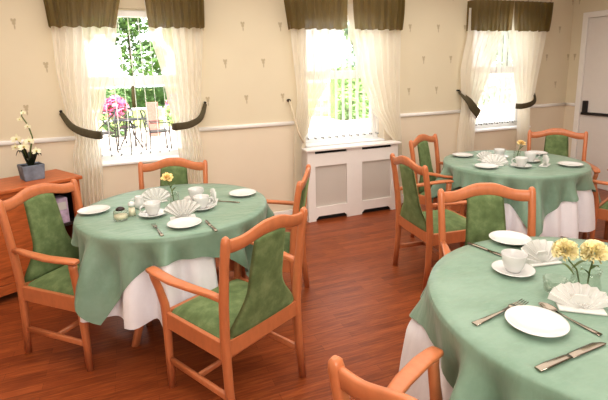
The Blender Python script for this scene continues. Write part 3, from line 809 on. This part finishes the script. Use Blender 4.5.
# ------------------------------------------------------------------ vases, flowers, glass
def vase(x, y, r, h, label):
    o = MB().lathe([(.001, .0), (r * .72, 0), (r * .8, .004), (r, h * .4), (r * .85, h * .75), (r * .95, h), (r * .9, h), (r * .8, h * .75), (r * .93, h * .4), (r * .7, .008), (.001, .007)], n=32).build('glass_vase', M['jarglass'])
    o.location = (x, y, Z0); tag(o, label, 'vase', 'glass vases'); return o
vase(1.425, 1.005, .05, .105, 'round glass vase of yellow flowers on the near right table')
vase(.205, 2.79, .03, .09, 'small glass vase of the orange rose on the left table')
vase(3.03, 2.845, .03, .09, 'small glass vase of the amber flower on the back right table')
def flower(name, label, basep, topp, rad, mat, layers, rnd, leaves=True, group=None, core=None):
    b = Vector(basep); tp = Vector(topp) - b
    t = thing(name, label, 'flower', basep, 0, group)
    mid = tp * .5 + Vector((0, 0, .01)); mid.x *= .7; mid.y *= .7
    MB().tube([(0, 0, 0), tuple(mid), tuple(tp - Vector((0, 0, rad * .4)))], .0028).build('stem', M['stem'], t)
    rr = random.Random(rnd); mb = MB()
    # stiff petals in rings, opening outwards and facing up / to the room
    q = Vector((tp.x * .3, tp.y * .3 - .12, .35)).to_track_quat('Z', 'Y').to_matrix()
    if layers == 'ball':
        nb = 70
        for k in range(nb):
            zz = 1 - 1.45 * (k + .5) / nb; a = k * 2.39996; rxy = math.sqrt(max(0, 1 - zz * zz))
            dv = Vector((rxy * math.cos(a), rxy * math.sin(a), zz)); sdv = dv.cross(Vector((rr.uniform(-1, 1), rr.uniform(-1, 1), rr.uniform(-1, 1)))).normalized()
            l = rad * rr.uniform(.86, 1.06); wv = rr.uniform(0, 6); nv = dv.cross(sdv)
            def pb(u, v, dv=dv, sdv=sdv, nv=nv, l=l, wv=wv):
                ww = rad * .36 * u ** .7 * (v - .5) * 2
                return tp + dv * (l * (.15 + .85 * u) * (1 - .1 * (2 * v - 1) ** 2)) + sdv * ww + nv * (rad * .09 * math.sin(v * 10 + wv) * u)
            mb.grid(pb, 3, 5)
        layers = []
    for L, (n, el, ln) in enumerate(layers):
        for k in range(n):
            a = 2 * PI * (k + .5 * L + rr.uniform(-.15, .15)) / n; e = R(el + rr.uniform(-8, 8)); l = rad * ln * rr.uniform(.9, 1.08); wv = rr.uniform(0, 6)
            def pf(u, v, a=a, e=e, l=l, wv=wv, n=n):
                r_ = l * u * math.cos(e); z_ = l * u * math.sin(e) + .12 * rad * math.sin(PI * u)
                ww = min(1.25 * l * 2 * PI / n, l * .95) * .5 * math.sin(PI * (.12 + .76 * u)) * (v - .5) * 2
                z_ += .09 * rad * math.sin(v * 11 + wv) * u * u
                return tp + q @ Vector((r_ * math.cos(a) - ww * math.sin(a), r_ * math.sin(a) + ww * math.cos(a), z_ - rad * .2))
            mb.grid(pf, 4, 5)
    bl = mb.build('bloom', mat, t)
    if core:
        m2 = MB().lathe([(.001, rad * .32), (rad * .2, rad * .26), (rad * .3, rad * .05), (rad * .2, -.1 * rad), (.001, -.1 * rad)], n=14)
        m2.v = [tuple(tp + q @ Vector(v)) for v in m2.v]; m2.build('core', core, bl)
    if leaves:
        for k in range(3):
            a = rr.uniform(0, 6.28); f = .45 + .15 * k; p0 = tp * f
            def lf(u, v, a=a, p0=p0):
                w = .009 * math.sin(PI * min(1, .08 + .92 * u)) * (v - .5) * 2
                return p0 + Vector((.045 * u * math.cos(a) - w * math.sin(a), .045 * u * math.sin(a) + w * math.cos(a), .03 * math.sin(2 * u)))
            MB().grid(lf, 6, 2).build('leaf', M['stem'], t)
    return t
CARN = 'ball'
ROSE = [(6, 5, 1), (6, 30, .95), (6, 55, .8), (5, 75, .7)]
flower('carnation', 'left one of two ruffled pale yellow carnations on the near right table', (1.415, 1.008, Z0 + .012), (1.333, 1.02, .927), .043, M['yellow'], CARN, 1, True, 'pale yellow carnations')
flower('carnation', 'right one of two ruffled pale yellow carnations on the near right table', (1.432, 1.003, Z0 + .012), (1.432, .988, .914), .045, M['yellow'], CARN, 2, True, 'pale yellow carnations')
flower('rose', 'orange yellow rose upright on the left table', (.203, 2.79, Z0 + .012), (.171, 2.78, .94), .038, M['amber'], ROSE, 3, True, None, M['amber_core'])
flower('rose', 'amber flower upright in the middle of the back right table', (3.03, 2.845, Z0 + .012), (3.065, 2.84, .905), .037, M['amber'], ROSE, 4, True, None, M['amber_core'])
# low glass on the near table
g = MB().lathe([(.001, 0), (.03, 0), (.034, .006), (.04, .05), (.038, .05), (.031, .01), (.001, .008)], n=32).build('glass_tumbler', M['jarglass'])
g.location = (1.365, 1.075, Z0); tag(g, 'small clear glass dish left of the yellow carnations', 'glass')
# condiments on the left table
cj = thing('preserve_jar', 'round glass jar of dark preserve beside the left plate on the left table', 'jar', (-.105, 2.66, Z0))
MB().lathe([(.001, 0), (.036, 0), (.042, .01), (.04, .05), (.03, .06), (.028, .06), (.037, .048), (.038, .012), (.001, .006)], n=32).build('glass_bowl', M['jarglass'], cj)
MB().lathe([(.001, .008), (.035, .01), (.037, .03), (.001, .034)], n=24).build('preserve', M['cream'], cj)
MB().lathe([(.001, .058), (.024, .058), (.024, .068), (.012, .076), (.001, .078)], n=24).build('lid', M['jam'], cj)
ck = thing('salt_shaker', 'small glass shaker with whitish contents beside the dark preserve jar', 'shaker', (-.045, 2.71, Z0))
MB().lathe([(.001, 0), (.022, 0), (.024, .01), (.019, .05), (.018, .068)], n=24).build('glass_body', M['jarglass'], ck)
MB().lathe([(.001, .004), (.020, .006), (.017, .05), (.001, .05)], n=20).build('salt', M['cream'], ck)
MB().lathe([(.019, .066), (.019, .078), (.012, .086), (.001, .088)], n=24).build('cap', M['china'], ck)
mj = thing('milk_jug', 'tiny white milk jug behind the shaker on the left table', 'jug', (-.0, 2.86, Z0))
MB().lathe([(.001, 0), (.024, 0), (.032, .02), (.03, .045), (.022, .06), (.026, .075), (.0245, .075), (.02, .06), (.028, .044), (.03, .02), (.001, .005)], n=28).build('body', M['china'], mj)
MB().sweep([(-.024, 0, .062), (-.045, 0, .06), (-.048, 0, .04), (-.03, 0, .022)], (.004, .004), (0, 1, 0), 8, 2).build('handle', M['china'], mj)

# ------------------------------------------------------------------ garden beyond the windows
GZ = -.15
struct('ground', MB().box(-30, 45, YB + WT + .02, 60, GZ - .2, GZ), M['lawn'])
pv = MB().box(-12, 22, YB + WT + .02, 15.5, GZ - .05, GZ + .012)
struct('patio', pv, M['paving'])
def leafblob(mb, c, rx, ry, rz, n, size, rr):
    for _ in range(n):
        while True:
            p = Vector((rr.uniform(-1, 1), rr.uniform(-1, 1), rr.uniform(-1, 1)))
            if .35 < p.length < 1: break
        p = p.normalized() * (p.length ** .4)
        q = Vector((c[0] + p.x * rx, c[1] + p.y * ry, c[2] + p.z * rz))
        a = Vector((rr.uniform(-1, 1), rr.uniform(-1, 1), rr.uniform(-.6, .6))).normalized() * size * rr.uniform(.6, 1.3); b = a.orthogonal().normalized()
        b.rotate(Matrix.Rotation(rr.uniform(0, 6.28), 3, a)); b *= a.length * .55
        mb.add([q - a, q + b, q + a, q - b], [(0, 1, 2, 3)], False)
def tree(x, y, h, w, mat, label, seed, name='garden_tree'):
    rr = random.Random(seed)
    t = thing(name, label, 'tree', (x, y, GZ), 0, 'trees beyond the windows')
    MB().tube([(0, 0, 0), (.1, 0, h * .3), (0, .1, h * .75)], [.09, .07, .03]).build('trunk', M['bark'], t)
    mb = MB()
    for k in range(9):
        a = rr.uniform(0, 6.28); d = rr.uniform(0, .55) * w; zc = h * rr.uniform(.3, .85); s = w * rr.uniform(.4, .6)
        leafblob(mb, (d * math.cos(a), d * math.sin(a), zc), s, s, s * .9, 260, .16, rr)
    mb.build('crown', mat, t)
tree(-1.9, 19.5, 6.5, 1.7, M['treeleaf'], 'leafy green tree at the left edge of the leftmost window', 1)
tree(.2, 24.5, 8, 1.9, M['hedge'], 'dark green tree filling the upper left of the leftmost window', 2)
tree(2.5, 20.5, 6.8, 1.6, M['treeleaf'], 'bright green tree filling the upper right of the leftmost window', 3)
tree(5.2, 26, 6.5, 1.9, M['treeleaf'], 'green garden tree beyond the right curtain of the leftmost window', 4)
tree(10.3, 19.5, 5.2, 1.3, M['paleleaf'], 'pale grey green tree in the upper pane of the middle window', 5)
tree(8.2, 29, 4.2, 1.3, M['paleleaf'], 'pale tree seen through the left curtain of the middle window', 6)
tree(19, 19, 5.5, 2.0, M['paleleaf'], 'pale tree beyond the window nearest the door', 7)
def hedge(x0, x1, y, h, d, label, seed, mat, size=.13, n=2600):
    rr = random.Random(seed); mb = MB()
    mb.box(x0 + .1, x1 - .1, y - d * .4, y + d * .4, GZ, GZ + h - .1)
    for _ in range(n):
        f = rr.random(); p = Vector((rr.uniform(x0, x1), y - d / 2 if f < .7 else rr.uniform(y - d / 2, y + d / 2), GZ + (rr.uniform(0, h) if f < .7 else h)))
        a = Vector((rr.uniform(-1, 1), rr.uniform(-.5, .5), rr.uniform(-1, 1))).normalized() * size * rr.uniform(.5, 1.2); b = a.orthogonal().normalized() * a.length * .5
        mb.add([p - a, p + b, p + a, p - b], [(0, 1, 2, 3)], False)
    o = mb.build('hedge', mat); return tag(o, label, 'hedge')
hedge(-4, 6.5, 25.5, 1.0, .9, 'long clipped dark hedge behind the lawn, seen in the leftmost window', 11, M['hedge'])
hedge(6.6, 9.2, 14.3, 1.7, 1.0, 'bushy green hedge in the lower pane of the middle window', 12, M['treeleaf'], .13, 2000)
hedge(11, 24, 17, 1.3, .9, 'green hedge beyond the window nearest the door', 13, M['paleleaf'], .14, 1500)
sh = thing('flowering_shrub', 'bright pink flowering shrub in the lower left of the leftmost window', 'shrub', (-.38, 13.6, GZ))
rr = random.Random(21); mb = MB(); leafblob(mb, (0, 0, .55), .38, .34, .55, 380, .08, rr); mb.build('foliage', M['hedge'], sh)
mb = MB(); leafblob(mb, (.0, -.12, .86), .32, .3, .30, 300, .08, rr); mb.build('blossom', M['pink'], sh)
sh = thing('flowering_shrub', 'pale pink flowering shrub in the lower right of the leftmost window', 'shrub', (1.35, 14.5, GZ))
mb = MB(); leafblob(mb, (0, 0, .55), .35, .3, .55, 260, .08, rr); mb.build('foliage', M['treeleaf'], sh)
mb = MB(); leafblob(mb, (0, -.1, .8), .3, .3, .35, 220, .07, rr); mb.build('blossom', M['pink'], sh)
# iron garden furniture
def gchair(x, y, rz, label, first=[None]):
    if first[0] is not None: return dup(first[0], (x, y, GZ + .012), rz, label)
    t = thing('garden_chair', label, 'garden chair', (x, y, GZ + .012), rz, 'black iron garden chairs'); first[0] = t
    MB().box(-.22, .22, -.22, .22, .43, .455).build('seat', M['black_metal'], t)
    for sx in (-1, 1):
        MB().tube([(sx * .2, -.22, 0), (sx * .2, -.2, .43), (sx * .24, -.2, .64), (sx * .22, .22, .66)], .016).build('arm_and_front_leg', M['black_metal'], t)
        MB().tube([(sx * .21, .26, 0), (sx * .21, .22, .45), (sx * .21, .30, .9)], .016).build('rear_leg', M['black_metal'], t)
    mb = MB(); mb.tube([(-.21, .30, .9), (0, .31, .95), (.21, .30, .9)], .016); mb.tube([(-.2, .23, .5), (.2, .295, .88)], .014); mb.tube([(.2, .23, .5), (-.2, .295, .88)], .014)
    mb.build('back_lattice', M['black_metal'], t); return t
gchair(-.62, 10.9, R(200), 'black iron garden chair at the left of the leftmost window')
gchair(-.05, 11.9, R(160), 'black iron garden chair with crossed back in the middle of the leftmost window')
gchair(.55, 10.6, R(100), 'black iron garden chair at the right of the leftmost window')
gt = thing('garden_table', 'round black iron garden table among the garden chairs', 'garden table', (-.05, 11.0, GZ + .012))
MB().lathe([(.001, .70), (.36, .70), (.37, .715), (.001, .725)], n=32).build('table_top', M['black_metal'], gt)
for k in range(3):
    a = R(30 + 120 * k); MB().tube([(.05 * math.cos(a), .05 * math.sin(a), .69), (.1 * math.cos(a), .1 * math.sin(a), .35), (.3 * math.cos(a), .3 * math.sin(a), 0)], .016).build('leg', M['black_metal'], gt)
o = MB().box(-.16, .16, -.05, .05, 0, .95); o = o.build('timber_post', M['redwood'], None, bevel=.02); o.location = (.58, 13.2, GZ + .012); tag(o, 'broad reddish brown timber post on the patio in the leftmost window', 'post')
rl = thing('patio_railing', 'pale railing along the far edge of the patio', 'railing', (0, 15.2, GZ + .012))
mb = MB(); mb.box(-4, 8, -.03, .03, .62, .68); mb.box(-4, 8, -.02, .02, .3, .34); mb.build('rail', M['white_paint'], rl)
for k in range(13): MB().box(-4.03 + k, -3.97 + k, -.03, .03, 0, .68).build('post', M['white_paint'], rl)

# ------------------------------------------------------------------ light
w = bpy.data.worlds.new('World'); scene.world = w; w.use_nodes = True
wn = w.node_tree.nodes; bg = wn['Background']
sky = wn.new('ShaderNodeTexSky'); sky.sky_type = 'HOSEK_WILKIE'; sky.turbidity = 4; sky.sun_direction = (-.3, -.6, .7)
mx = wn.new('ShaderNodeMix'); mx.data_type = 'RGBA'; mx.inputs[0].default_value = .75; mx.inputs[7].default_value = (1, 1, 1, 1)
w.node_tree.links.new(sky.outputs[0], mx.inputs[6]); w.node_tree.links.new(mx.outputs[2], bg.inputs[0]); bg.inputs[1].default_value = 4.2
def light(name, typ, loc, target, energy, color, **kw):
    L = bpy.data.lights.new(name, typ); L.energy = energy; L.color = color
    for k, v in kw.items(): setattr(L, k, v)
    o = bpy.data.objects.new(name, L); COL.objects.link(o); o.location = loc
    o.rotation_euler = (Vector(target) - Vector(loc)).to_track_quat('-Z', 'Y').to_euler(); return o
light('sun', 'SUN', (0, -10, 20), (3, 6, 0), 15, (1, .97, .92), angle=R(1))
light('ceiling_fill', 'AREA', (1.2, 2.0, 2.5), (1.2, 2.0, 0), 138, (1, .955, .875), shape='RECTANGLE', size=5.4, size_y=3.6)  # added overhead fill light, not a fitting in the room
light('front_fill', 'AREA', (.3, -1.6, 2.35), (1.3, 2.8, .8), 116, (1, .965, .895), shape='RECTANGLE', size=2.2, size_y=1.2)  # added frontal fill from behind the camera, no fitting there

# ------------------------------------------------------------------ camera
f, pitch, roll, yaw = 448.70, 0.19742733, -0.02633945, 0.36845882
fwd = Vector((math.sin(yaw) * math.cos(pitch), math.cos(yaw) * math.cos(pitch), -math.sin(pitch)))
r0 = Vector((math.cos(yaw), -math.sin(yaw), 0)); u0 = r0.cross(fwd)
r = r0 * math.cos(roll) + u0 * math.sin(roll); u = -r0 * math.sin(roll) + u0 * math.cos(roll)
cam = bpy.data.cameras.new('camera'); co = bpy.data.objects.new('camera', cam); COL.objects.link(co)
co.matrix_world = Matrix(((r.x, u.x, -fwd.x, 0), (r.y, u.y, -fwd.y, 0), (r.z, u.z, -fwd.z, 1.55), (0, 0, 0, 1)))
cam.sensor_fit = 'HORIZONTAL'; cam.sensor_width = 36; cam.lens = f / 608 * 36
cam.shift_x = -1.339 / 608; cam.shift_y = -39.33 / 608
cam.clip_start = .05; cam.clip_end = 200
scene.camera = co
scene.view_settings.view_transform = 'Standard'; scene.view_settings.look = 'None'; scene.view_settings.exposure = 0; scene.view_settings.gamma = .92
